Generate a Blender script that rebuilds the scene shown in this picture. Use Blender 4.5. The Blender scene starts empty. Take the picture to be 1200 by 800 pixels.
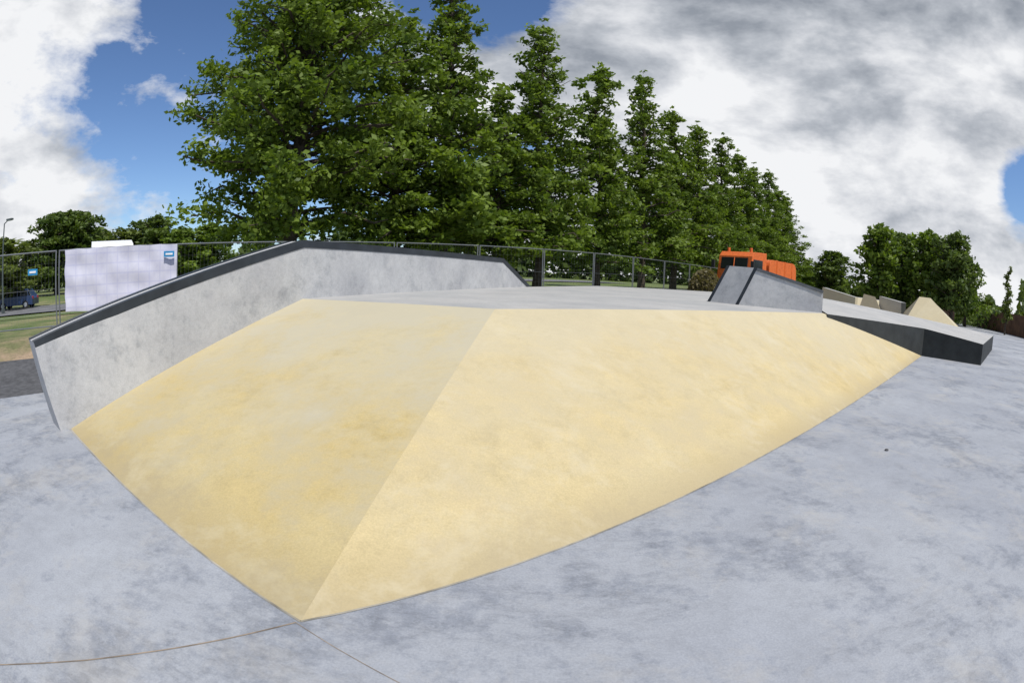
import bpy, math, numpy as np
from mathutils import Matrix, Vector
rng=np.random.default_rng(7)
sc=bpy.context.scene
COL=bpy.context.collection
# ---------------------------------------------------------------- camera
H=1.75; F=590; PIT=2*math.asin(82/(2*F)); ROLL=math.radians(1.9)
cam=bpy.data.cameras.new("camera"); co=bpy.data.objects.new("camera",cam); COL.objects.link(co); sc.camera=co
cam.type='PANO'; cam.panorama_type='FISHEYE_EQUISOLID'
cam.sensor_fit='HORIZONTAL'; cam.sensor_width=36; cam.sensor_height=24
cam.fisheye_lens=F/1200*36; cam.fisheye_fov=math.radians(180)
cam.clip_end=5000; cam.clip_start=.05
c,s=math.cos(ROLL),math.sin(ROLL); cp,sp=math.cos(PIT),math.sin(PIT)
co.matrix_world=Matrix(((c,-s,0,0),(s*sp,c*sp,-cp,0),(s*cp,c*cp,sp,H),(0,0,0,1)))

# ---------------------------------------------------------------- material helpers
def newmat(name):
    m=bpy.data.materials.new(name); m.use_nodes=True
    nt=m.node_tree; b=nt.nodes['Principled BSDF']; return m,nt,b
def N(nt,t,**kw):
    n=nt.nodes.new(t)
    for k,v in kw.items(): setattr(n,k,v)
    return n
def noise(nt,vec,scale,detail=5,rough=.6,dist=0):
    n=N(nt,'ShaderNodeTexNoise'); n.inputs['Scale'].default_value=scale; n.inputs['Detail'].default_value=detail
    n.inputs['Roughness'].default_value=rough; n.inputs['Distortion'].default_value=dist
    nt.links.new(vec,n.inputs['Vector']); return n.outputs['Fac']
def ramp(nt,fac,stops):
    r=N(nt,'ShaderNodeValToRGB'); nt.links.new(fac,r.inputs['Fac'])
    e=r.color_ramp.elements
    while len(e)<len(stops): e.new(.5)
    for i,(p,cc) in enumerate(stops):
        e[i].position=p; e[i].color=(cc,cc,cc,1) if not hasattr(cc,'__len__') else (*cc,1)
    return r.outputs['Color']
def mix(nt,fac,a,b,mode='MIX'):
    m=N(nt,'ShaderNodeMix',data_type='RGBA',blend_type=mode)
    if hasattr(fac,'is_linked'): nt.links.new(fac,m.inputs[0])
    else: m.inputs[0].default_value=fac
    for i,v in ((6,a),(7,b)):
        if hasattr(v,'is_linked'): nt.links.new(v,m.inputs[i])
        else: m.inputs[i].default_value=(*v,1)
    return m.outputs[2]
def math_(nt,op,a,b=None,c_=None,clamp=False):
    m=N(nt,'ShaderNodeMath',operation=op,use_clamp=clamp)
    for i,v in enumerate((a,b,c_)):
        if v is None: continue
        if hasattr(v,'is_linked'): nt.links.new(v,m.inputs[i])
        else: m.inputs[i].default_value=v
    return m.outputs[0]
def bump(nt,b,h,strength,dist=.01):
    bm=N(nt,'ShaderNodeBump'); bm.inputs['Strength'].default_value=strength; bm.inputs['Distance'].default_value=dist
    nt.links.new(h,bm.inputs['Height']); nt.links.new(bm.outputs[0],b.inputs['Normal'])
def plain(name,col,rough=.6,metal=0,var=.15,scale=8):
    m,nt,b=newmat(name); tc=N(nt,'ShaderNodeTexCoord').outputs['Object']
    n=noise(nt,tc,scale,3)
    lo=[x*(1-var) for x in col]; hi=[min(1,x*(1+var)) for x in col]
    nt.links.new(ramp(nt,n,[(.3,lo),(.7,hi)]),b.inputs['Base Color'])
    b.inputs['Roughness'].default_value=rough; b.inputs['Metallic'].default_value=metal
    return m
def concrete(name,light,mid,dark,smudge=.5,big=.45,seed=0.,stain=None,rough=.75,pale=None,th=.50,fine=0.):
    m,nt,b=newmat(name); tc=N(nt,'ShaderNodeTexCoord').outputs['Object']
    mp=N(nt,'ShaderNodeMapping'); mp.inputs['Location'].default_value=(seed,seed*.7,seed*.3); nt.links.new(tc,mp.inputs[0]); v=mp.outputs[0]
    n1=noise(nt,v,big,2,.6,.1); n2=noise(nt,v,big*7,6,.8,.1); n3=noise(nt,v,70,1,.7)
    col=ramp(nt,n1,[(.35,mid),(.62,light)])
    n4=noise(nt,v,big*1.9,6,.75,.1)
    f=math_(nt,'ADD',math_(nt,'MULTIPLY',n4,.5),math_(nt,'MULTIPLY',n2,.5))
    f=math_(nt,'MULTIPLY',ramp(nt,f,[(th,0.),(th+.09,1.)]),smudge)
    col=mix(nt,f,col,dark)
    col=mix(nt,1,col,ramp(nt,n2,[(.34,.86),(.66,1.09)]),'MULTIPLY')
    if fine:
        mp2=N(nt,'ShaderNodeMapping'); mp2.inputs['Rotation'].default_value=(0,0,.9); mp2.inputs['Scale'].default_value=(4,10,8); nt.links.new(v,mp2.inputs[0])
        n5=noise(nt,mp2.outputs[0],1.4,4,.8,.5)
        col=mix(nt,ramp(nt,n4,[(.42,0.),(.58,fine)]),col,mix(nt,1,col,ramp(nt,n5,[(.38,.70),(.56,1.08)]),'MULTIPLY'))
    col=mix(nt,1,col,ramp(nt,n3,[(.25,.90),(.75,1.09)]),'MULTIPLY')
    if pale:
        sx=N(nt,'ShaderNodeSeparateXYZ'); nt.links.new(tc,sx.inputs[0])
        hh=math_(nt,'MULTIPLY',sx.outputs[2],.42); hp=math_(nt,'ADD',hh,math_(nt,'MULTIPLY',n4,1.1))
        col=mix(nt,ramp(nt,hp,[(.60,0.),(1.0,pale[1])]),col,pale[0])
        fb=math_(nt,'SUBTRACT',math_(nt,'MULTIPLY',n2,.30),sx.outputs[2])
        col=mix(nt,ramp(nt,fb,[(.005,0.),(.14,.6)]),col,(.34,.28,.17))
    if stain:
        n6=noise(nt,v,1.3,5,.75,.3); col=mix(nt,ramp(nt,n6,[(.52,0.),(.70,stain[1])]),col,stain[0])
    vo=N(nt,'ShaderNodeTexVoronoi'); vo.inputs['Scale'].default_value=3.5; nt.links.new(v,vo.inputs['Vector'])
    sp_=ramp(nt,vo.outputs['Distance'],[(.010,.5),(.026,0.)])
    sp_=math_(nt,'MULTIPLY',sp_,ramp(nt,n1,[(.5,0.),(.55,1.)]))
    col=mix(nt,sp_,col,[x*.35 for x in dark])
    nt.links.new(col,b.inputs['Base Color'])
    b.inputs['Roughness'].default_value=rough; b.inputs['Specular IOR Level'].default_value=.35
    bump(nt,b,n2,.3,.01)
    return m

M_ground=concrete("concrete_floor_mat",(.355,.37,.395),(.295,.31,.34),(.155,.17,.20),.68,.36,3.,stain=((.43,.405,.36),.4),th=.49,fine=.5)
M_plat=concrete("concrete_plateau_mat",(.43,.42,.40),(.37,.37,.36),(.27,.27,.27),.4,.5,9.)
M_wall=concrete("concrete_ledge_mat",(.48,.48,.475),(.40,.40,.405),(.25,.26,.27),.55,1.0,21.,stain=((.55,.54,.52),.5),fine=.4)
M_yel=concrete("yellow_concrete_mat",(.51,.42,.235),(.50,.395,.195),(.38,.30,.165),.45,.45,40.,stain=((.53,.465,.32),.6),pale=((.49,.44,.32),.55),th=.51)
M_yel_shade=concrete("yellow_concrete_shaded_mat",(.50,.41,.215),(.485,.375,.16),(.36,.285,.14),.6,.5,61.,stain=((.51,.445,.29),.6),pale=((.47,.43,.32),.85),th=.50)  # base darkened to paint shade into the left face; smudges and stains are dirt
M_steel=plain("painted_steel_mat",(.03,.036,.043),.5,.2,.3,3)
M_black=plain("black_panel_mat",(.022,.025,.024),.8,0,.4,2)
M_asph=plain("asphalt_mat",(.075,.075,.078),.9,0,.35,6)
M_galv=plain("galvanised_mat",(.20,.21,.22),.5,.5,.1,5)
M_seam=plain("joint_mat",(.24,.19,.14),.9,0,.5,5)
M_edge=plain("edge_joint_mat",(.30,.275,.22),.9,0,.5,3)
M_bark=plain("bark_mat",(.065,.05,.036),.95,0,.4,6)

# ---------------------------------------------------------------- mesh helpers
def mesh_obj(name,verts,faces,mats,fm=None,smooth=False,parent=None):
    me=bpy.data.meshes.new(name); me.from_pydata([tuple(v) for v in verts],[],[tuple(f) for f in faces])
    for m in (mats if isinstance(mats,(list,tuple)) else [mats]): me.materials.append(m)
    if fm is not None: me.polygons.foreach_set('material_index',fm)
    if smooth: me.polygons.foreach_set('use_smooth',[True]*len(me.polygons))
    me.update(); ob=bpy.data.objects.new(name,me); COL.objects.link(ob)
    if parent: ob.parent=parent
    return ob
class B:
    def __init__(s): s.v=[];s.f=[];s.m=[]
    def add(s,v,f,m=0):
        o=len(s.v); s.v+= [tuple(x) for x in v]; s.f+=[tuple(i+o for i in q) for q in f]; s.m+=[m]*len(f)
    def box(s,c_,d,m=0,rot=0,taper=1.):
        x,y,z=d[0]/2,d[1]/2,d[2]/2; cr,sr=math.cos(rot),math.sin(rot); vs=[]
        for dz,t in ((-z,1),(z,taper)):
            for dx,dy in ((-x,-y),(x,-y),(x,y),(-x,y)):
                dx*=t;dy*=t
                vs.append((c_[0]+dx*cr-dy*sr,c_[1]+dx*sr+dy*cr,c_[2]+dz))
        s.add(vs,[(0,3,2,1),(4,5,6,7),(0,1,5,4),(1,2,6,5),(2,3,7,6),(3,0,4,7)],m)
    def tube(s,p,q,r0,r1=None,n=6,m=0,cap=True):
        r1=r0 if r1 is None else r1
        p=Vector(p);q=Vector(q);d=(q-p).normalized()
        u=d.orthogonal().normalized();w=d.cross(u); vs=[]
        for P,r in ((p,r0),(q,r1)):
            for i in range(n):
                a=2*math.pi*i/n; vs.append(P+u*math.cos(a)*r+w*math.sin(a)*r)
        fs=[(i,(i+1)%n,n+(i+1)%n,n+i) for i in range(n)]
        if cap: fs+=[tuple(range(n))[::-1],tuple(range(n,2*n))]
        s.add(vs,fs,m)
    def prism(s,prof,axis_o,ax,ay,az,w,m=0):
        n=len(prof); vs=[]
        for sg in (-1,1):
            for (x,z) in prof: vs.append(Vector(axis_o)+Vector(ax)*x+Vector(az)*z+Vector(ay)*(sg*w/2))
        fs=[(i,(i+1)%n,n+(i+1)%n,n+i) for i in range(n)]+[tuple(range(n))[::-1],tuple(range(n,2*n))]
        s.add(vs,fs,m)
    def obj(s,name,mats,smooth=False,bevel=0):
        ob=mesh_obj(name,s.v,s.f,mats,s.m,smooth)
        if bevel:
            b=ob.modifiers.new("bevel",'BEVEL'); b.width=bevel; b.segments=2; b.limit_method='ANGLE'
        return ob
def ss(x,a,b):
    t=np.clip((x-a)/(b-a),0,1); return t*t*(3-2*t)
def hgt(x,y):
    x=np.asarray(x,float);y=np.asarray(y,float)
    s_=(y-x-19.4)/1.41421; t=((x+11.2)+(y-8.2))/1.41421
    z=.5*ss(s_,-4.6,-.5)+.3*ss(t,0,25)*ss(s_,-4.6,-.5)-.75*ss(s_,4,22)*(1-ss(t,-5,20))
    z=z+.35*ss(x-y*.5-35-8,0,3)*ss(x,30,40)*(s_<-5)
    return z

# ---------------------------------------------------------------- terrain
n=260; u=np.linspace(-1,1,n); w=np.sinh(u*5.2)/math.sinh(5.2)*900
X,Y=np.meshgrid(w+2,w+12,indexing='ij')
Z=hgt(X,Y)-.06
V=np.stack([X,Y,Z],-1).reshape(-1,3); idx=np.arange(n*n).reshape(n,n)
Fq=np.stack([idx[:-1,:-1],idx[1:,:-1],idx[1:,1:],idx[:-1,1:]],-1).reshape(-1,4)
m,nt,b=newmat("grass_ground_mat"); tc=N(nt,'ShaderNodeTexCoord').outputs['Object']
sx=N(nt,'ShaderNodeSeparateXYZ'); nt.links.new(tc,sx.inputs[0])
sv=math_(nt,'SUBTRACT',sx.outputs[1],sx.outputs[0]); 
nz=noise(nt,tc,.5,6,.6); nf=noise(nt,tc,9,4,.7); n0=noise(nt,tc,.06,4,.6)
grass=mix(nt,1,ramp(nt,nz,[(.3,(.06,.10,.022)),(.55,(.11,.15,.035)),(.75,(.18,.18,.06))]),ramp(nt,nf,[(.3,.7),(.7,1.3)]),'MULTIPLY')
dirt=mix(nt,1,ramp(nt,nz,[(.3,(.26,.18,.11)),(.7,(.36,.27,.18))]),ramp(nt,nf,[(.3,.8),(.7,1.2)]),'MULTIPLY')
k=math_(nt,'ADD',sv,math_(nt,'MULTIPLY',nz,4.)) 
dm=ramp(nt,math_(nt,'MULTIPLY_ADD',k,.05,-.10),[(.90,1.),(1.0,0.)])
dm2=math_(nt,'MULTIPLY',ramp(nt,n0,[(.5,0.),(.6,.8)]),ramp(nt,nz,[(.4,0.),(.6,1.)]))
fm=math_(nt,'MAXIMUM',math_(nt,'MULTIPLY',dm,ramp(nt,nz,[(.38,.3),(.5,1.)])),math_(nt,'MULTIPLY',dm2,.5))
nt.links.new(mix(nt,fm,grass,dirt),b.inputs['Base Color']); b.inputs['Roughness'].default_value=.95
bump(nt,b,nf,.8,.05); M_grass=m
mesh_obj("grass_ground",V,Fq.tolist(),M_grass,smooth=True)

slab=[(-9.6,2.4),(-7.96,4.16),(-7.41,4.87),(-6.2,6.7),(4,16.9),(12,25),(45,58),(66,58),(56.9,43.4),(47.2,26.1),(30,-5),(30,-40),(-30,-40),(-30,-16)]
mesh_obj("concrete_ground",[(x,y,0) for x,y in slab],[tuple(range(len(slab)))],M_ground)
def ribbon(name,s0,s1,t0,t1,nt_,lift,mat,ns=5):
    vs=[];fs=[]
    for t in np.linspace(t0,t1,nt_):
        for s_ in np.linspace(s0,s1,ns):
            x=-11.2+.7071*t-.7071*s_; y=8.2+.7071*t+.7071*s_
            vs.append((x,y,float(hgt(x,y))+lift))
    for i in range(nt_-1):
        for j in range(ns-1): a=i*ns+j; fs.append((a,a+ns,a+ns+1,a+1))
    return mesh_obj(name,vs,fs,mat,smooth=True)
ribbon("asphalt_path",-5.6,-2.6,-45,14,60,-.012,M_asph)
M_road=plain("road_mat",(.14,.14,.145),.9,0,.3,.8)
ribbon("road",22,31,-90,60,60,.03,M_road)
ribbon("footpath",8.5,10,-60,5,70,.03,plain("footpath_mat",(.22,.21,.20),.9,0,.3,.8))
def strip(b_,pts,wd,z,m=0,jit=0):
    P2_=[]
    for p,q in zip(pts[:-1],pts[1:]):
        L=math.hypot(q[0]-p[0],q[1]-p[1]); k=max(1,int(L/.12))
        for i in range(k): f=i/k; P2_.append((p[0]+(q[0]-p[0])*f+rng.normal()*jit,p[1]+(q[1]-p[1])*f+rng.normal()*jit))
    P2_.append(pts[-1])
    for p,q in zip(P2_[:-1],P2_[1:]):
        d=Vector((q[0]-p[0],q[1]-p[1],0)); nn=Vector((-d.y,d.x,0)).normalized()*wd/2
        P=Vector((p[0],p[1],z));Q=Vector((q[0],q[1],z)); b_.add([P-nn,P+nn,Q+nn,Q-nn],[(0,3,2,1)],m)
b_=B(); strip(b_,[(-8,-4.2),(-2.43,.61),(-1.72,1.27),(-1.06,1.85)],.009,.004,0,.0012)
strip(b_,[(-1.06,1.85),(-.44,1.54),(6,-1.7)],.004,.004,0,.0012)
b_.obj("ground_expansion_joint",[M_seam])

# ---------------------------------------------------------------- pyramid funbox
A=Vector((-1.04,1.87,0)); Bp=Vector((13.79,12.28,0)); C=Vector((-5.22,3.82,0)); Xp=Vector((-.24,6.58,1.25)); R=Vector((7.33,10.13,1.25)); P1=Vector((-3.55,7.92,1.25)); P2=Vector((.57,17.04,1.25))
D0=Vector((15.5,10.5,0)); D1=Vector((23.5,15.2,0))
b_=B(); strip(b_,[(C.x-.05,C.y-.0),(A.x,A.y-.004),(Bp.x,Bp.y-.004)],.014,.0045,0,.001); b_.obj("pyramid_edge_joint",[M_edge])
P1o=P1+(P1-Xp).normalized()*.2
def patch(b_,a,bb,cc,d,n,m):
    vs=[];fs=[]
    for i in range(n+1):
        for j in range(n+1):
            u_,v_=i/n,j/n
            vs.append(a*(1-u_)*(1-v_)+bb*u_*(1-v_)+cc*u_*v_+d*(1-u_)*v_)
    for i in range(n):
        for j in range(n): q=i*(n+1)+j; fs.append((q,q+n+1,q+n+2,q+1))
    b_.add(vs,fs,m)
b_=B()
patch(b_,A,Bp,R,Xp,24,1)
patch(b_,C,A,Xp,P1o,24,2)
plat=[P1o,Xp,R,Vector((9.5,15.1,1.25)),Vector((12,25,1.25)),Vector((3.78,22.63,1.25)),P2,Vector((-.1,17.2,1.25))]
b_.add(plat,[tuple(range(len(plat)))],0)
for p,q in zip(plat[2:],plat[3:]): b_.add([p,q,Vector((q.x,q.y,-.3)),Vector((p.x,p.y,-.3))],[(0,1,2,3)],0)
b_.obj("skatepark_pyramid",[M_plat,M_yel,M_yel_shade])

# ---------------------------------------------------------------- left hubba ledge
def dirv(a,b): d=Vector((b.x-a.x,b.y-a.y,0)); return d.normalized()
L0=Vector((-5.24,3.66,-.03)); L0t=Vector((-5.50,3.55,1.06)); P1t=Vector((P1.x,P1.y,2.23)); Et=Vector((-.335,15.04,2.12)); Eb=Vector((.57,17.04,1.22))
P1b=Vector((P1.x,P1.y,.0)); Ebb=Vector((.57,17.04,0))
dd=dirv(L0,Eb); nn=Vector((-dd.y,dd.x,0))*.45
b_=B()
patch(b_,L0,P1b,P1t,L0t,16,0)
patch(b_,L0t+nn,P1t+nn,P1b+nn,L0+nn,16,0)
patch(b_,L0+nn,L0,L0t,L0t+nn,1,0); patch(b_,L0t,P1t,P1t+nn,L0t+nn,4,0)
b_.add([P1b,Ebb,Eb,Et,P1t],[(0,1,2,3,4)],0)
b_.add([P1b+nn,Ebb+nn,Eb+nn,Et+nn,P1t+nn],[(4,3,2,1,0)],0)
b_.add([P1t,Et,Et+nn,P1t+nn],[(0,1,2,3)],0); b_.add([Et,Eb,Eb+nn,Et+nn],[(0,1,2,3)],0); b_.add([Eb,Ebb,Ebb+nn,Eb+nn],[(0,1,2,3)],0)
led=b_.obj("hubba_ledge",[M_wall])
def coping(b_,pts,n_,hh=.115,ww=.12,pr=.006,m=0):
    nb=n_.normalized()
    for p,q in zip(pts[:-1],pts[1:]):
        e=(q-p).normalized(); upv=nb.cross(e) ; upv=upv if upv.z>0 or abs(upv.z)<1e-6 else -upv
        upv.normalize(); vs=[]
        for P in (p,q):
            vs+=[P-nb*pr+upv*pr,P-nb*pr-upv*hh,P+nb*.0-upv*hh,P+nb*ww+upv*pr,P+nb*ww-upv*.002]
        b_.add(vs,[(0,1,6,5),(0,5,8,3),(1,2,7,6),(3,8,9,4),(0,3,4,1),(5,6,9,8)],m)
b_=B(); coping(b_,[L0t,P1t,Et,Eb+Vector((0,0,.02))],nn,pr=.012)
cop=b_.obj("coping",[M_steel]); cop.parent=led
b_=B(); coping(b_,[L0t+nn,P1t+nn,Et+nn,Eb+nn+Vector((0,0,.02))],-nn,pr=.012)
cop=b_.obj("coping_outer",[M_steel]); cop.parent=led

# ---------------------------------------------------------------- right ledge (on plateau)
k1=Vector((4.93,12.14,1.2)); k2=Vector((5.44,11.3,1.2)); k1t=Vector((5.39,11.95,2.2)); k2t=Vector((5.86,11.12,2.18)); e2t=Vector((7.42,10.32,1.78)); e2=Vector((7.42,10.32,1.15))
back=Vector((k1.x-k2.x,k1.y-k2.y,0))
e1t=e2t+back; e1=e2+back
b_=B(); vs=[k1,k2,e2,e1,k1t,k2t,e2t,e1t]
b_.add(vs,[(0,1,5,4),(1,2,6,5),(2,3,7,6),(3,0,4,7),(4,5,6,7),(3,2,1,0)],0)
l2=b_.obj("skate_ledge",[M_wall])
b_=B()
coping(b_,[k2,k2t,e2t],back,.07,.09)
coping(b_,[k1,k1t,e1t],-back,.07,.09)
cop=b_.obj("coping",[M_steel]); cop.parent=l2

# ---------------------------------------------------------------- sloping pad with black sides
Rt=Vector((R.x+.12,R.y-.02,1.24)); Bt=Vector((Bp.x,Bp.y,.93)); D0t=Vector((D0.x,D0.y,.70)); D1t=Vector((D1.x,D1.y,.70)); Qt=Vector((9.5,15.1,1.62))
b_=B()
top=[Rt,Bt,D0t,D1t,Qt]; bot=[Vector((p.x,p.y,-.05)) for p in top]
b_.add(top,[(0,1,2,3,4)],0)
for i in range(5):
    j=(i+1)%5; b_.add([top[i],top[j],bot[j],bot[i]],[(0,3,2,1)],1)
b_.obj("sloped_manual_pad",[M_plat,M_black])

# ---------------------------------------------------------------- far skate elements
def wedge(name,pts_base,pts_top,mats,fm):
    b_=B(); n=len(pts_base)
    b_.add(list(pts_base)+list(pts_top),[tuple(range(n,2*n))],fm[0])
    for i in range(n):
        j=(i+1)%n; b_.add([pts_base[i],pts_base[j],pts_top[j],pts_top[i]],[(0,1,2,3)],fm[1+i])
    return b_.obj(name,mats)
def pol(az,d,z): a=math.radians(az); return Vector((d*math.sin(a),d*math.cos(a),z))
wedge("yellow_skate_bank",[pol(44.8,27,0),pol(54.5,28,0),pol(54,36,0),pol(44,36,0)],
      [pol(47.4,29.5,2.1),pol(48.8,29.5,2.1),pol(48.8,33,2.1),pol(47.4,33,2.1)],[M_yel,M_yel_shade,M_plat],[2,0,1,1,1])
wedge("concrete_skate_bank",[pol(31,34,0),pol(46,36,0),pol(45,50,0),pol(31,48,0)],
      [pol(32,36,1.70),pol(44,38,1.58),pol(44,48,1.58),pol(32,46,1.70)],[M_plat,M_yel,M_plat],[0,1,1,0,0])
wedge("skate_ledge",[pol(35.6,28,0),pol(39.6,27,0),pol(39.9,28,0),pol(36.2,29,0)],
      [pol(35.6,28,2.0),pol(39.6,27,1.66),pol(39.9,28,1.66),pol(36.1,29,2.0)],[M_plat,M_black,M_yel],[0,2,2,0,0])
wedge("yellow_skate_bank",[pol(39.6,31,0),pol(43.8,30,0),pol(43.8,33,0),pol(39.6,33,0)],
      [pol(40.6,31.2,1.9),pol(42.0,31,1.8),pol(42.0,33,1.8),pol(40.6,33,1.9)],[M_plat,M_yel,M_yel_shade],[0,1,1,1,1])
wedge("skate_ledge",[pol(42.5,33,0),pol(45.4,32,0),pol(45.8,33,0),pol(42.9,34,0)],
      [pol(42.5,33,1.88),pol(45.2,32,1.66),pol(45.8,33,1.66),pol(42.9,34,1.88)],[M_plat,M_black,M_plat],[0,2,1,0,0])
M_rust=plain("rusty_steel_mat",(.16,.085,.05),.85,.1,.4,1.2)
b_=B()
W=[(66,62),(56.9,43.4),(47.2,26.1),(30.4,-5)]
for (x0,y0),(x1,y1) in zip(W[:-1],W[1:]):
    L=math.hypot(x1-x0,y1-y0); b_.box(((x0+x1)/2,(y0+y1)/2,1.0),(L,.25,2.05),0,math.atan2(y1-y0,x1-x0))
    for i in range(int(L/2.4)):
        f=i*2.4/L; b_.box((x0+(x1-x0)*f,y0+(y1-y0)*f,1.0),(.08,.34,2.09),0,math.atan2(y1-y0,x1-x0))
b_.obj("rusty_retaining_wall",[M_rust])

# ---------------------------------------------------------------- fence
M_foot=plain("fence_foot_mat",(.25,.24,.23),.9)
b_=B(); t=-10.5
def FP(tt,z): 
    x=-11.2+.7071*tt; y=8.2+.7071*tt; return Vector((x,y,float(hgt(x,y))-.06+z))
while t<40:
    a0,a1=t+.05,t+3.45
    for tt in (a0,a1): b_.tube(FP(tt,.05),FP(tt,2.05),.021,n=6)
    for z in (.18,2.03): b_.tube(FP(a0,z),FP(a1,z),.018,n=6)
    b_.tube(FP(a0,1.1),FP(a1,1.1),.005,n=4)
    nw=30 if t<12 else 17
    for i in range(1,nw):
        tt=a0+(a1-a0)*i/nw; b_.tube(FP(tt,.18),FP(tt,2.03),.0016 if t<12 else .0026,n=3,cap=False)
    for z in np.arange(.43,2.0,.26): b_.tube(FP(a0,z),FP(a1,z),.0018,n=3,cap=False)
    b_.box(FP(t,.07),(.7,.24,.16),1,math.radians(-45))
    t+=3.5
b_.obj("temporary_fence",[M_galv,M_foot])
m,nt,b=newmat("white_banner_mat"); tc=N(nt,'ShaderNodeTexCoord').outputs['Object']
sx=N(nt,'ShaderNodeSeparateXYZ'); nt.links.new(tc,sx.inputs[0])
nb_=noise(nt,tc,2.5,4); bc=ramp(nt,nb_,[(.3,(.50,.50,.60)),(.7,(.62,.62,.70))])
g1=math_(nt,'PINGPONG',math_(nt,'ADD',sx.outputs[0],sx.outputs[1]),.22); g2=math_(nt,'PINGPONG',sx.outputs[2],.13)
gl=ramp(nt,math_(nt,'MINIMUM',g1,g2),[(.0,1.),(.03,0.)])
nt.links.new(mix(nt,math_(nt,'MULTIPLY',gl,.3),bc,(.30,.32,.55)),b.inputs['Base Color']); b.inputs['Roughness'].default_value=.6
M_ban=m
vs=[];fs=[];nu,nv=90,24
for i in range(nu+1):
    for j in range(nv+1):
        vj=j/nv
        tt=.24+i/nu*3.3+.012*math.sin(vj*17)*(1-i/nu)
        z=.50+(2.05-.50)*vj+.015*math.sin(tt*5)*(1-vj)-.02*abs(math.sin(tt*5.2))*vj
        off=.05+.014*math.sin(tt*9+j*.3)+.010*math.sin(tt*21+j*.2)+.016*math.sin(vj*14+tt*1.2)*math.sin(tt*2.1)
        x=-11.2+.7071*tt; y=8.2+.7071*tt
        vs.append((x+.7071*off,y-.7071*off,float(hgt(x,y))-.06+z))
for i in range(nu):
    for j in range(nv): q=i*(nv+1)+j; fs.append((q,q+nv+1,q+nv+2,q+1))
mesh_obj("fence_banner",vs,fs,M_ban,smooth=True)
M_blue=plain("blue_sign_mat",(.02,.22,.45),.5); M_wht=plain("white_paint_mat",(.75,.75,.75),.4,0,.05)
for tt,zz in ((-.75,1.55),(3.3,1.78)):
    x=-11.2+.7071*tt+.12; y=8.2+.7071*tt-.12; z=float(hgt(x,y))-.06
    b_=B(); b_.box((x,y,z+zz),(.30,.012,.15),0,math.radians(45)); b_.box((x+.008,y-.008,z+zz),(.20,.010,.05),1,math.radians(45)); b_.obj("fence_sign",[M_blue,M_wht])

# ---------------------------------------------------------------- vehicles
M_glass=plain("dark_glass_mat",(.015,.018,.02),.12,0,.1); M_tyre=plain("tyre_mat",(.02,.02,.02),.9); M_rim=plain("rim_mat",(.5,.5,.52),.3,.7,.05)
M_carb=plain("dark_blue_paint_mat",(.03,.055,.14),.2,.3,.05); M_or=plain("orange_paint_mat",(.62,.13,.02),.5,0,.2); M_red=plain("tail_light_mat",(.4,.02,.02),.3,0,.05); M_lampg=plain("headlight_mat",(.7,.72,.75),.15,0,.05)
def wheels(b_,o,ax,ay,xs,w,r,mt,mr):
    for x in xs:
        for sg in (-1,1):
            c_=Vector(o)+Vector(ax)*x+Vector(ay)*(sg*(w/2-.08))+Vector((0,0,r))
            b_.tube(c_-Vector(ay)*.11,c_+Vector(ay)*.11,r,n=20,m=mt)
            b_.tube(c_+Vector(ay)*sg*.10,c_+Vector(ay)*sg*.125,r*.6,n=12,m=mr)
def car(name,x,y,rot,mats):
    z=float(hgt(x,y))+.03; o=Vector((x,y,z)); ax=Vector((math.cos(rot),math.sin(rot),0)); ay=Vector((-ax.y,ax.x,0)); up=Vector((0,0,1))
    b_=B()
    b_.prism([(-2,.28),(2,.28),(2.05,.6),(1.95,.78),(1.05,.95),(-1.85,.98),(-2.02,.75)],o,ax,ay,up,1.74,0)
    def cab(x0,x1,x2,x3,z0,z1,w0,w1,m_):
        vs=[]
        for sg in (-1,1):
            vs+=[o+ax*x0+up*z0+ay*sg*w0/2,o+ax*x3+up*z0+ay*sg*w0/2,o+ax*x2+up*z1+ay*sg*w1/2,o+ax*x1+up*z1+ay*sg*w1/2]
        b_.add(vs,[(0,1,2,3),(7,6,5,4),(0,3,7,4),(1,5,6,2),(3,2,6,7)],m_)
    cab(1.1,.35,-1.45,-1.88,.94,1.46,1.66,1.3,1)
    cab(.42,.30,-1.42,-1.5,1.42,1.5,1.36,1.26,0)
    for xx in (.95,-.35,-1.55):
        for sg in (-1,1):
            xt=.36 if xx==.95 else (xx if xx==-.35 else -1.4)
            b_.tube(o+ax*xx+up*.95+ay*sg*.84,o+ax*xt+up*1.45+ay*sg*.67,.04,n=4,m=0)
    wheels(b_,o,ax,ay,(1.25,-1.25),1.74,.31,2,3)
    for sg in (-1,1):
        b_.box(o+ax*1.98+ay*sg*.62+up*.68,(.14,.34,.16),4,rot); b_.box(o-ax*1.98+ay*sg*.66+up*.8,(.1,.25,.22),5,rot)
        b_.box(o+ax*.85+ay*sg*.93+up*1.02,(.12,.18,.12),0,rot)
    return b_.obj(name,mats,bevel=.03)
car("parked_car",-38.6,23.2,math.radians(215),[M_carb,M_glass,M_tyre,M_rim,M_lampg,M_red])
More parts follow.
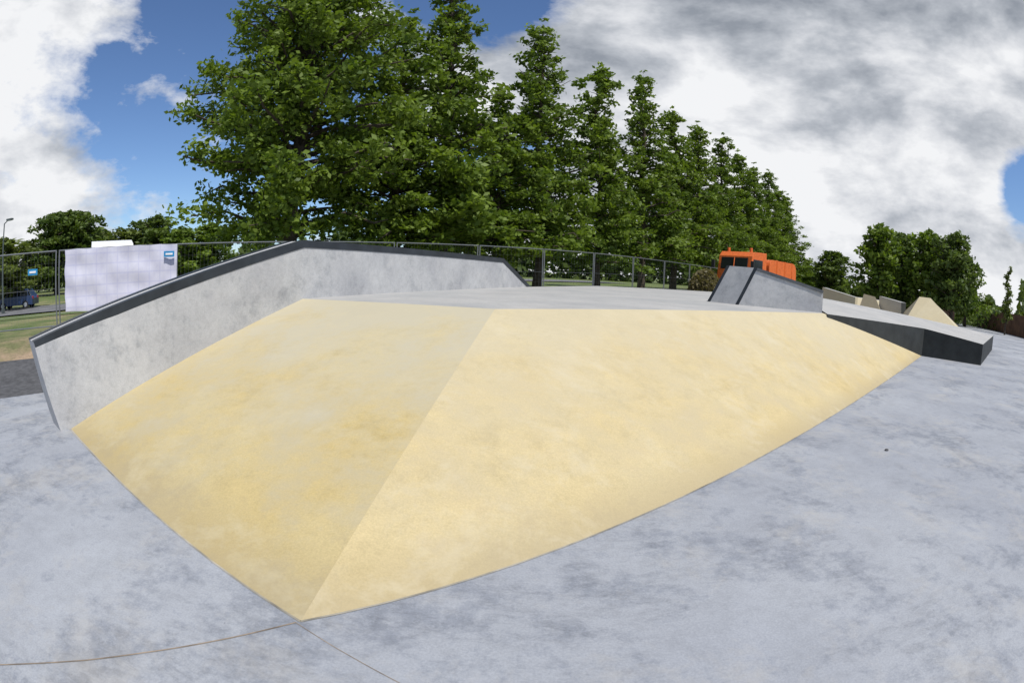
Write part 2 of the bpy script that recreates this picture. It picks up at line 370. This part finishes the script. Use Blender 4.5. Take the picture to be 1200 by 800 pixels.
def van(name,x,y,rot):
    z=float(hgt(x,y))-.06; o=Vector((x,y,z)); ax=Vector((math.cos(rot),math.sin(rot),0)); ay=Vector((-ax.y,ax.x,0)); up=Vector((0,0,1)); b_=B()
    b_.prism([(-2.7,.4),(2.6,.4),(2.7,.9),(2.5,1.25),(1.9,1.4),(1.3,2.35),(.9,2.75),(0,2.95),(-2.3,2.9),(-2.7,2.6)],o,ax,ay,up,2.0,0)
    b_.prism([(1.93,1.45),(1.34,2.3),(1.30,2.3),(1.89,1.45)],o+ax*.04,ax,ay,up,1.75,1)
    for sg in (-1,1): b_.prism([(1.7,1.45),(1.25,2.1),(.6,2.1),(.6,1.45)],o+ay*sg*.995,ax,ay,up,.03,1)
    wheels(b_,o,ax,ay,(1.8,-1.7),2.0,.34,2,3)
    for sg in (-1,1): b_.box(o+ax*2.62+ay*sg*.75+up*1.0,(.12,.3,.2),4,rot)
    return b_.obj(name,[M_wht,M_glass,M_tyre,M_rim,M_lampg],bevel=.08)
van("white_van",-17.0,15.8,math.radians(-40))
def truck(name,x,y,rot):
    z=float(hgt(x,y))+.1; o=Vector((x,y,z)); ax=Vector((math.cos(rot),math.sin(rot),0)); ay=Vector((-ax.y,ax.x,0)); up=Vector((0,0,1)); b_=B()
    b_.prism([(-4,.7),(1.9,.7),(1.9,1.0),(-4,1.0)],o,ax,ay,up,.9,2)
    b_.prism([(.1,.75),(2.0,.75),(2.1,1.9),(1.88,3.2),(1.6,3.45),(.1,3.5)],o,ax,ay,up,2.2,0)
    b_.prism([(2.04,2.45),(1.93,3.08),(1.97,3.11),(2.08,2.48)],o+ax*.01,ax,ay,up,1.75,1)
    for sg in (-1,1): b_.prism([(.6,2.3),(1.8,2.3),(1.72,3.05),(.6,3.05)],o+ay*sg*1.10,ax,ay,up,.03,1)
    # rounded tank body
    pr=[(-4.2,1.05),(-.15,1.05),(-.15,2.7)]+[(-.15-.5*(1-math.cos(a)),2.7+.5*math.sin(a)) for a in np.linspace(.3,1.57,5)]+[(-3.7-.5*math.sin(a),2.7+.5*math.cos(a)) for a in np.linspace(0,1.57,5)]
    b_.prism(pr,o,ax,ay,up,2.35,0)
    for xx in (-1.2,-2.4,-3.5): b_.prism([(xx-.04,1.05),(xx+.04,1.05),(xx+.04,3.22),(xx-.04,3.22)],o,ax,ay,up,2.41,0)
    b_.prism([(2.08,.8),(2.13,.8),(2.16,1.2),(2.11,1.2)],o,ax,ay,up,2.2,2)
    wheels(b_,o,ax,ay,(1.2,-2.2,-3.3),2.3,.5,2,3)
    for sg in (-1,1):
        b_.box(o+ax*2.14+ay*sg*.9+up*1.45,(.08,.3,.2),4,rot)
        b_.tube(o+ax*1.4+ay*sg*.75+up*3.45,o+ax*1.4+ay*sg*.75+up*3.68,.09,n=10,m=5)
        b_.box(o+ax*2.2+ay*sg*1.3+up*2.7,(.1,.2,.45),2,rot)
        b_.tube(o+ax*2.0+ay*sg*1.1+up*2.8,o+ax*2.2+ay*sg*1.3+up*2.8,.02,n=5,m=2)
    b_.tube(o+ax*2.10+up*2.4,o+ax*1.99+up*3.12,.035,n=4,m=0)
    return b_.obj(name,[M_or,M_glass,M_tyre,M_rim,M_lampg,M_or],bevel=.06)
truck("orange_truck",13.6,26.6,math.radians(-146))
M_pole=plain("lamp_pole_mat",(.10,.12,.12),.5,.4)
b_=B(); lx,ly=-35.2,19.6; lz=float(hgt(lx,ly))
b_.tube((lx,ly,lz-.1),(lx,ly,6.0),.09,.05,8); b_.tube((lx,ly,6.0),(lx+.5,ly+.1,6.2),.04,.04,6); b_.box((lx+.75,ly+.12,6.22),(.7,.28,.12),0,.2); b_.box((lx+.75,ly+.12,6.15),(.5,.2,.03),1,.2)
b_.box((lx,ly,lz+.15),(.25,.25,.4),0); b_.obj("street_lamp",[M_pole,M_lampg])

# ---------------------------------------------------------------- foliage
def leafmat(name,dark,light,tr=.35):
    m=bpy.data.materials.new(name); m.use_nodes=True; nt=m.node_tree; nt.nodes.clear()
    out=N(nt,'ShaderNodeOutputMaterial'); at=N(nt,'ShaderNodeAttribute',attribute_name='tint')
    colr=ramp(nt,at.outputs['Fac'],[(.05,dark),(.9,light)])
    d=N(nt,'ShaderNodeBsdfPrincipled'); d.inputs['Roughness'].default_value=.5; d.inputs['Specular IOR Level'].default_value=.25; nt.links.new(colr,d.inputs['Base Color'])
    t=N(nt,'ShaderNodeBsdfTranslucent'); nt.links.new(mix(nt,1,colr,(1.3,1.4,.5),'MULTIPLY'),t.inputs['Color'])
    ms=N(nt,'ShaderNodeMixShader'); ms.inputs[0].default_value=tr; nt.links.new(d.outputs[0],ms.inputs[1]); nt.links.new(t.outputs[0],ms.inputs[2]); nt.links.new(ms.outputs[0],out.inputs[0])
    return m
M_leaf=leafmat("foliage_mat",(.062,.108,.015),(.185,.255,.038))
M_leaf2=leafmat("foliage_far_mat",(.05,.085,.02),(.14,.19,.045))
M_leaf3=leafmat("foliage_light_mat",(.08,.11,.025),(.18,.22,.06))
def leaf_quads(cen,size,r):
    n=len(cen); a=r.normal(size=(n,3)); a[:,2]*=.6
    a/=np.linalg.norm(a,axis=1)[:,None]; b=r.normal(size=(n,3)); b-=a*(a*b).sum(1)[:,None]; b/=np.linalg.norm(b,axis=1)[:,None]
    sz=(size*r.uniform(.6,1.3,n))[:,None]
    return np.stack([cen-a*sz,cen+b*sz*.55,cen+a*sz,cen-b*sz*.55],1)
def tube_np(p,q,r0,r1,n=6):
    p=np.array(p,float);q=np.array(q,float);d=q-p;d/=np.linalg.norm(d)+1e-9
    h=np.array([1,0,0]) if abs(d[0])<.8 else np.array([0,1,0]); u_=np.cross(d,h);u_/=np.linalg.norm(u_);w_=np.cross(d,u_)
    an=np.arange(n+1)*2*np.pi/n; ring=np.cos(an)[:,None]*u_+np.sin(an)[:,None]*w_
    P0=p+ring*r0;P1_=q+ring*r1
    return np.stack([P0[:-1],P0[1:],P1_[1:],P1_[:-1]],1)
def build(name,wood,leaves,tint,mats):
    W_=np.concatenate(wood) if wood else np.zeros((0,4,3)); Q=np.concatenate([W_,leaves]); nf=len(Q)
    me=bpy.data.meshes.new(name); me.vertices.add(nf*4); me.vertices.foreach_set('co',Q.reshape(-1).astype(np.float32))
    me.loops.add(nf*4); me.loops.foreach_set('vertex_index',np.arange(nf*4,dtype=np.int32))
    me.polygons.add(nf); me.polygons.foreach_set('loop_start',np.arange(nf,dtype=np.int32)*4)
    mi=np.zeros(nf,np.int32); mi[len(W_):]=1; me.polygons.foreach_set('material_index',mi)
    for m in mats: me.materials.append(m)
    me.update(calc_edges=True)
    at=me.attributes.new('tint','FLOAT','FACE'); tv=np.zeros(nf,np.float32); tv[len(W_):]=tint; at.data.foreach_set('value',tv)
    me.validate(); return me
def tree_mesh(name,seed,Ht,Rm,prof,base,nl,lpc,ls,cr,mats,lift=.35,tr=.22,lo=.62):
    r=np.random.default_rng(seed); wood=[];cs=[];rad=[]
    pts=[np.array([0,0,-.3])]
    for i in range(1,9): pts.append(np.array([r.normal()*.06*i**.5,r.normal()*.06*i**.5,Ht*.97*i/8]))
    rr=lambda z: tr*(1-z/Ht)**.8+.02
    for a,b in zip(pts[:-1],pts[1:]): wood.append(tube_np(a,b,rr(max(a[2],0))*(1.3 if a[2]<0 else 1),rr(b[2]),8))
    tz=[p[2] for p in pts]; tx=[p[0] for p in pts]; ty=[p[1] for p in pts]
    ga=0
    for i in range(nl):
        u_=(i+r.uniform(0,1))/nl; z=base+(Ht*.96-base)*u_**.95
        ga+=2.4+r.normal()*.35
        L=Rm*prof(u_)*r.uniform(lo,1.10)
        o_=np.array([np.interp(z,tz,tx),np.interp(z,tz,ty),z])
        el=lift+.5*u_+r.normal()*.12
        d=np.array([math.cos(ga)*math.cos(el),math.sin(ga)*math.cos(el),math.sin(el)])
        prev=o_; br=.018+.02*L; nseg=4
        for k in range(1,nseg+1):
            f=k/nseg; p=o_+d*L*f+np.array([0,0,-.14*L*f*f])+r.normal(size=3)*.05*L*f
            wood.append(tube_np(prev,p,br*(1-(k-1)/nseg*.8),br*(1-f*.8),4)); prev=p
        nc=max(2,int(L/(cr*.75)))
        for k in range(nc):
            f=min(.25+.75*(k+r.uniform(0,.8))/nc,1.03)
            p=o_+d*L*f+np.array([0,0,-.14*L*f*f])+r.normal(size=3)*np.array([.3,.3,.16])*cr*1.3
            cs.append(p); rad.append(cr*r.uniform(.45,1.15)*(1-.4*u_))
    cs.append(np.array([tx[-1],ty[-1],Ht])); rad.append(cr*.4)
    cs=np.array(cs);rad=np.array(rad); nC=len(cs)
    cnt=np.maximum(6,(lpc*(rad/cr)**2*r.uniform(.6,1.4,nC))).astype(int)
    rep=np.repeat(np.arange(nC),cnt); n=len(rep)
    v=r.normal(size=(n,3)); v/=np.linalg.norm(v,axis=1)[:,None]; v*=(r.uniform(0,1,n)**.5)[:,None]*(1+.15*r.normal(size=n))[:,None]; v[:,2]*=.6
    P=cs[rep]+v*rad[rep][:,None]
    tint=np.clip(r.uniform(.0,1.,nC)[rep]*.55+r.uniform(0,.5,n),0,1)
    return build(name,wood,leaf_quads(P,ls,r),tint,mats)
def place(name,me,x,y,rz=0,sc_=1,sz=None):
    ob=bpy.data.objects.new(name,me); COL.objects.link(ob); ob.location=(x,y,float(hgt(x,y))-.06); ob.rotation_euler=(0,0,rz); ob.scale=(sc_,sc_,sz or sc_); return ob
con=lambda u:(min(1,.75+u*2)*(1-u)**.82+.045)
broad=lambda u:(min(1,.72+u*1.8)*(1-u**2.2)**.8+.06)
mt=[M_bark,M_leaf]
T1=tree_mesh("tree_broad",12,18.6,4.7,broad,2.2,170,135,.125,.85,mt,.22,.3,.75)
T2=tree_mesh("tree_cone_a",12,17.4,4.0,con,2.2,125,85,.15,.72,mt,.12)
T3=tree_mesh("tree_cone_b",13,17.2,4.3,con,2.0,130,85,.15,.74,mt,.15)
T4=tree_mesh("tree_cone_c",14,16.2,3.9,con,1.9,115,76,.17,.74,mt,.15)
place("deciduous_tree",T1,-8.3,17.3,2.0)
place("deciduous_tree",T3,-5.3,21.3,1.1,.95,.8)
place("deciduous_tree",T2,-3.3,22.9,.4,1.05,1.02)
for i,(x,y,me,s1,s2) in enumerate([(-.9,25.4,T4,.8,.68),(1.2,27.1,T3,1,.95),(5.2,31.4,T4,.98,.95),(9.1,35.3,T2,1.05,.98),(12.7,38.9,T4,1.1,.96),(16.2,42.4,T3,1.1,.92),(20,46.2,T2,1.15,.93),(24,50.2,T4,1.15,.98),(28,54.2,T3,1.1,.92),(32,58.2,T2,1.2,.93),(36,62.2,T4,1.2,.93),(40,66.2,T3,1.2,.88)]):
    place("deciduous_tree",me,x,y,i*1.7,s1,s2)
rnd=lambda u: math.sin(math.pi*min(1,.18+u*.85))**.6+.03
R1=tree_mesh("tree_round_a",21,9.5,3.6,rnd,1.4,70,60,.28,1.05,[M_bark,M_leaf],.45)
R2=tree_mesh("tree_round_b",22,10,4.0,rnd,1.3,75,60,.29,1.1,[M_bark,M_leaf2],.45)
R3=tree_mesh("tree_round_c",23,9,4.0,rnd,1.0,60,60,.29,1.1,[M_bark,M_leaf3],.45)
for i,(az,d,me,s1,s2) in enumerate([(42.3,56,R1,1.0,1.0),(45.4,60,R2,.85,.93),(48.4,56,R1,.95,.98),(51.5,52,R2,.9,.88),(53.3,58,R1,.75,.75),(36.7,72,R2,1.0,.72),(33.6,95,R1,1.2,.6)]):
    p=pol(az,d,0); place("rounded_tree",me,p.x,p.y,i*2.1,s1,s2)
for i,(az,d,me,s1,s2) in enumerate([(-61.5,46,R3,1.2,.62),(-57.5,80,R3,1.4,.85),(-54,78,R2,1.5,1.15),(-51,78,R2,1.5,1.15),(-48.5,84,R1,1.3,1.0),(-45.5,80,R3,1.5,.95),(-42,82,R2,1.5,1.05),(-38.5,78,R1,1.3,.85),(-35,80,R1,1.3,.9),(-64,75,R3,1.4,.9)]):
    p=pol(az,d,0); place("rounded_tree",me,p.x,p.y,i*1.3,s1,s2)
sap=tree_mesh("sapling_mesh",31,5.2,.9,con,1.0,40,34,.12,.34,[M_bark,M_leaf3],.7,.06)
p=pol(57.8,46,0); place("sapling_tree",sap,p.x+6,p.y+3,0,1.2)
def mass(az0,az1,d,hh,n,seed):
    r=np.random.default_rng(seed)
    ph=r.uniform(0,6,6)
    az=np.radians(r.uniform(az0,az1,n)); A_=np.degrees(az)
    top=hh*(.62+.16*np.sin(A_*.55+ph[0])+.12*np.sin(A_*1.3+ph[1])+.1*np.sin(A_*3.1+ph[2]))
    dd_=d+r.uniform(-5,5,n); z=top*r.uniform(0,1,n)**.7
    P=np.stack([dd_*np.sin(az),dd_*np.cos(az),z],1)
    return P,np.clip(r.uniform(0,1,n)*.5+.4*(np.sin(A_*2+z*.7)*.5+.5),0,1)
r=np.random.default_rng(5)
for i,(a0,a1,d,hh,n) in enumerate([(-95,-30,105,8.5,14000),(-30,30,100,12,12000),(28,70,120,6.5,9000),(60,115,90,8,5000),(52,75,64,2.8,4000)]):
    P,tn=mass(a0,a1,d,hh,n,i+50); me=build("treeline_mesh",[],leaf_quads(P,.75 if d>70 else .28,r),tn,[M_bark,M_leaf2]); 
    ob=bpy.data.objects.new("distant_trees",me); COL.objects.link(ob)
n=4000; v=r.normal(size=(n,3)); v/=np.linalg.norm(v,axis=1)[:,None]; v[:,2]=np.abs(v[:,2]); P=v*np.array([1.0,1.0,1.5])*r.uniform(.85,1.05,n)[:,None]+np.array([10.7,26.6,.9])
me=build("bush_mesh",[],leaf_quads(P,.12,r),r.uniform(.2,1,n),[M_bark,leafmat("dry_bush_mat",(.12,.10,.05),(.22,.19,.10))]); ob=bpy.data.objects.new("bush",me); COL.objects.link(ob)
def pebble(x,y,z,s_):
    bpy.ops.mesh.primitive_ico_sphere_add(subdivisions=2,radius=s_,location=(x,y,z)); o=bpy.context.object; o.name="pebble"; o.scale=(1.3,.9,.6); o.data.materials.append(M_asph)
pebble(4.45,4.3,.01,.026)

# ---------------------------------------------------------------- light + sky
SA=math.radians(142); SE=math.radians(58)
sun=bpy.data.lights.new("sun",'SUN'); sun.energy=4.3; sun.angle=math.radians(.53); sun.color=(1,.96,.90)
so=bpy.data.objects.new("sun",sun); COL.objects.link(so)
dv=Vector((math.sin(SA)*math.cos(SE),math.cos(SA)*math.cos(SE),math.sin(SE))); so.rotation_euler=dv.to_track_quat('Z','Y').to_euler()
wd=bpy.data.worlds.new("World"); sc.world=wd; wd.use_nodes=True; nt=wd.node_tree; nt.nodes.clear()
out=N(nt,'ShaderNodeOutputWorld'); bg=N(nt,'ShaderNodeBackground'); nt.links.new(bg.outputs[0],out.inputs[0])
sky=N(nt,'ShaderNodeTexSky',sky_type='NISHITA'); sky.sun_disc=False; sky.sun_elevation=SE; sky.sun_rotation=SA; sky.dust_density=.2; sky.ozone_density=4
g=N(nt,'ShaderNodeTexCoord').outputs['Generated']; sx=N(nt,'ShaderNodeSeparateXYZ'); nt.links.new(g,sx.inputs[0])
mp=N(nt,'ShaderNodeMapping'); mp.inputs['Scale'].default_value=(1,1,2.1); mp.inputs['Rotation'].default_value=(.05,-.05,.5); nt.links.new(g,mp.inputs[0]); cv=mp.outputs[0]
n1=noise(nt,cv,2.6,8,.60,.12); n2=noise(nt,cv,11,5,.6,.1)
def blob(az,el,r0,r1):
    a,e=math.radians(az),math.radians(el); d=N(nt,'ShaderNodeVectorMath',operation='DOT_PRODUCT'); nt.links.new(g,d.inputs[0]); d.inputs[1].default_value=(math.sin(a)*math.cos(e),math.cos(a)*math.cos(e),math.sin(e))
    mr=N(nt,'ShaderNodeMapRange',interpolation_type='SMOOTHSTEP'); nt.links.new(d.outputs['Value'],mr.inputs[0]); mr.inputs[1].default_value=math.cos(math.radians(r1)); mr.inputs[2].default_value=math.cos(math.radians(r0)); return mr.outputs[0]
cov=math_(nt,'ADD',math_(nt,'MULTIPLY',n1,.84),math_(nt,'MULTIPLY',n2,.16))
for az,el,r0,r1,wg in ((38,26,16,46,.24),(-36,22,6,22,-.10),(-4,38,4,15,-.22),(-60,27,6,18,.13),(-58,4,3,16,.07),(61.5,13,.5,5,-.22)):
    cov=math_(nt,'MULTIPLY_ADD',blob(az,el,r0,r1),wg,cov)
mask=ramp(nt,cov,[(.475,0.),(.53,.55),(.60,1.)])
n3=noise(nt,cv,3.4,6,.58,.1)
sh=n3
for az,el,r0,r1,wg in ((52,28,4,20,-.08),(32,38,4,16,-.05),(35,16,4,20,.07),(50,14,2,12,.05),(-58,20,10,30,.10)):
    sh=math_(nt,'MULTIPLY_ADD',blob(az,el,r0,r1),wg,sh)
ccol=ramp(nt,sh,[(.34,(.29,.32,.37)),(.44,(.48,.51,.56)),(.52,(.69,.71,.75)),(.61,(.90,.91,.93))])
skyc=mix(nt,1,sky.outputs[0],(.098,.108,.124),'MULTIPLY')
fin=mix(nt,mask,skyc,ccol)
nt.links.new(fin,bg.inputs['Color']); bg.inputs['Strength'].default_value=1.0
sc.view_settings.view_transform='Standard'; sc.view_settings.look='None'; sc.view_settings.exposure=0
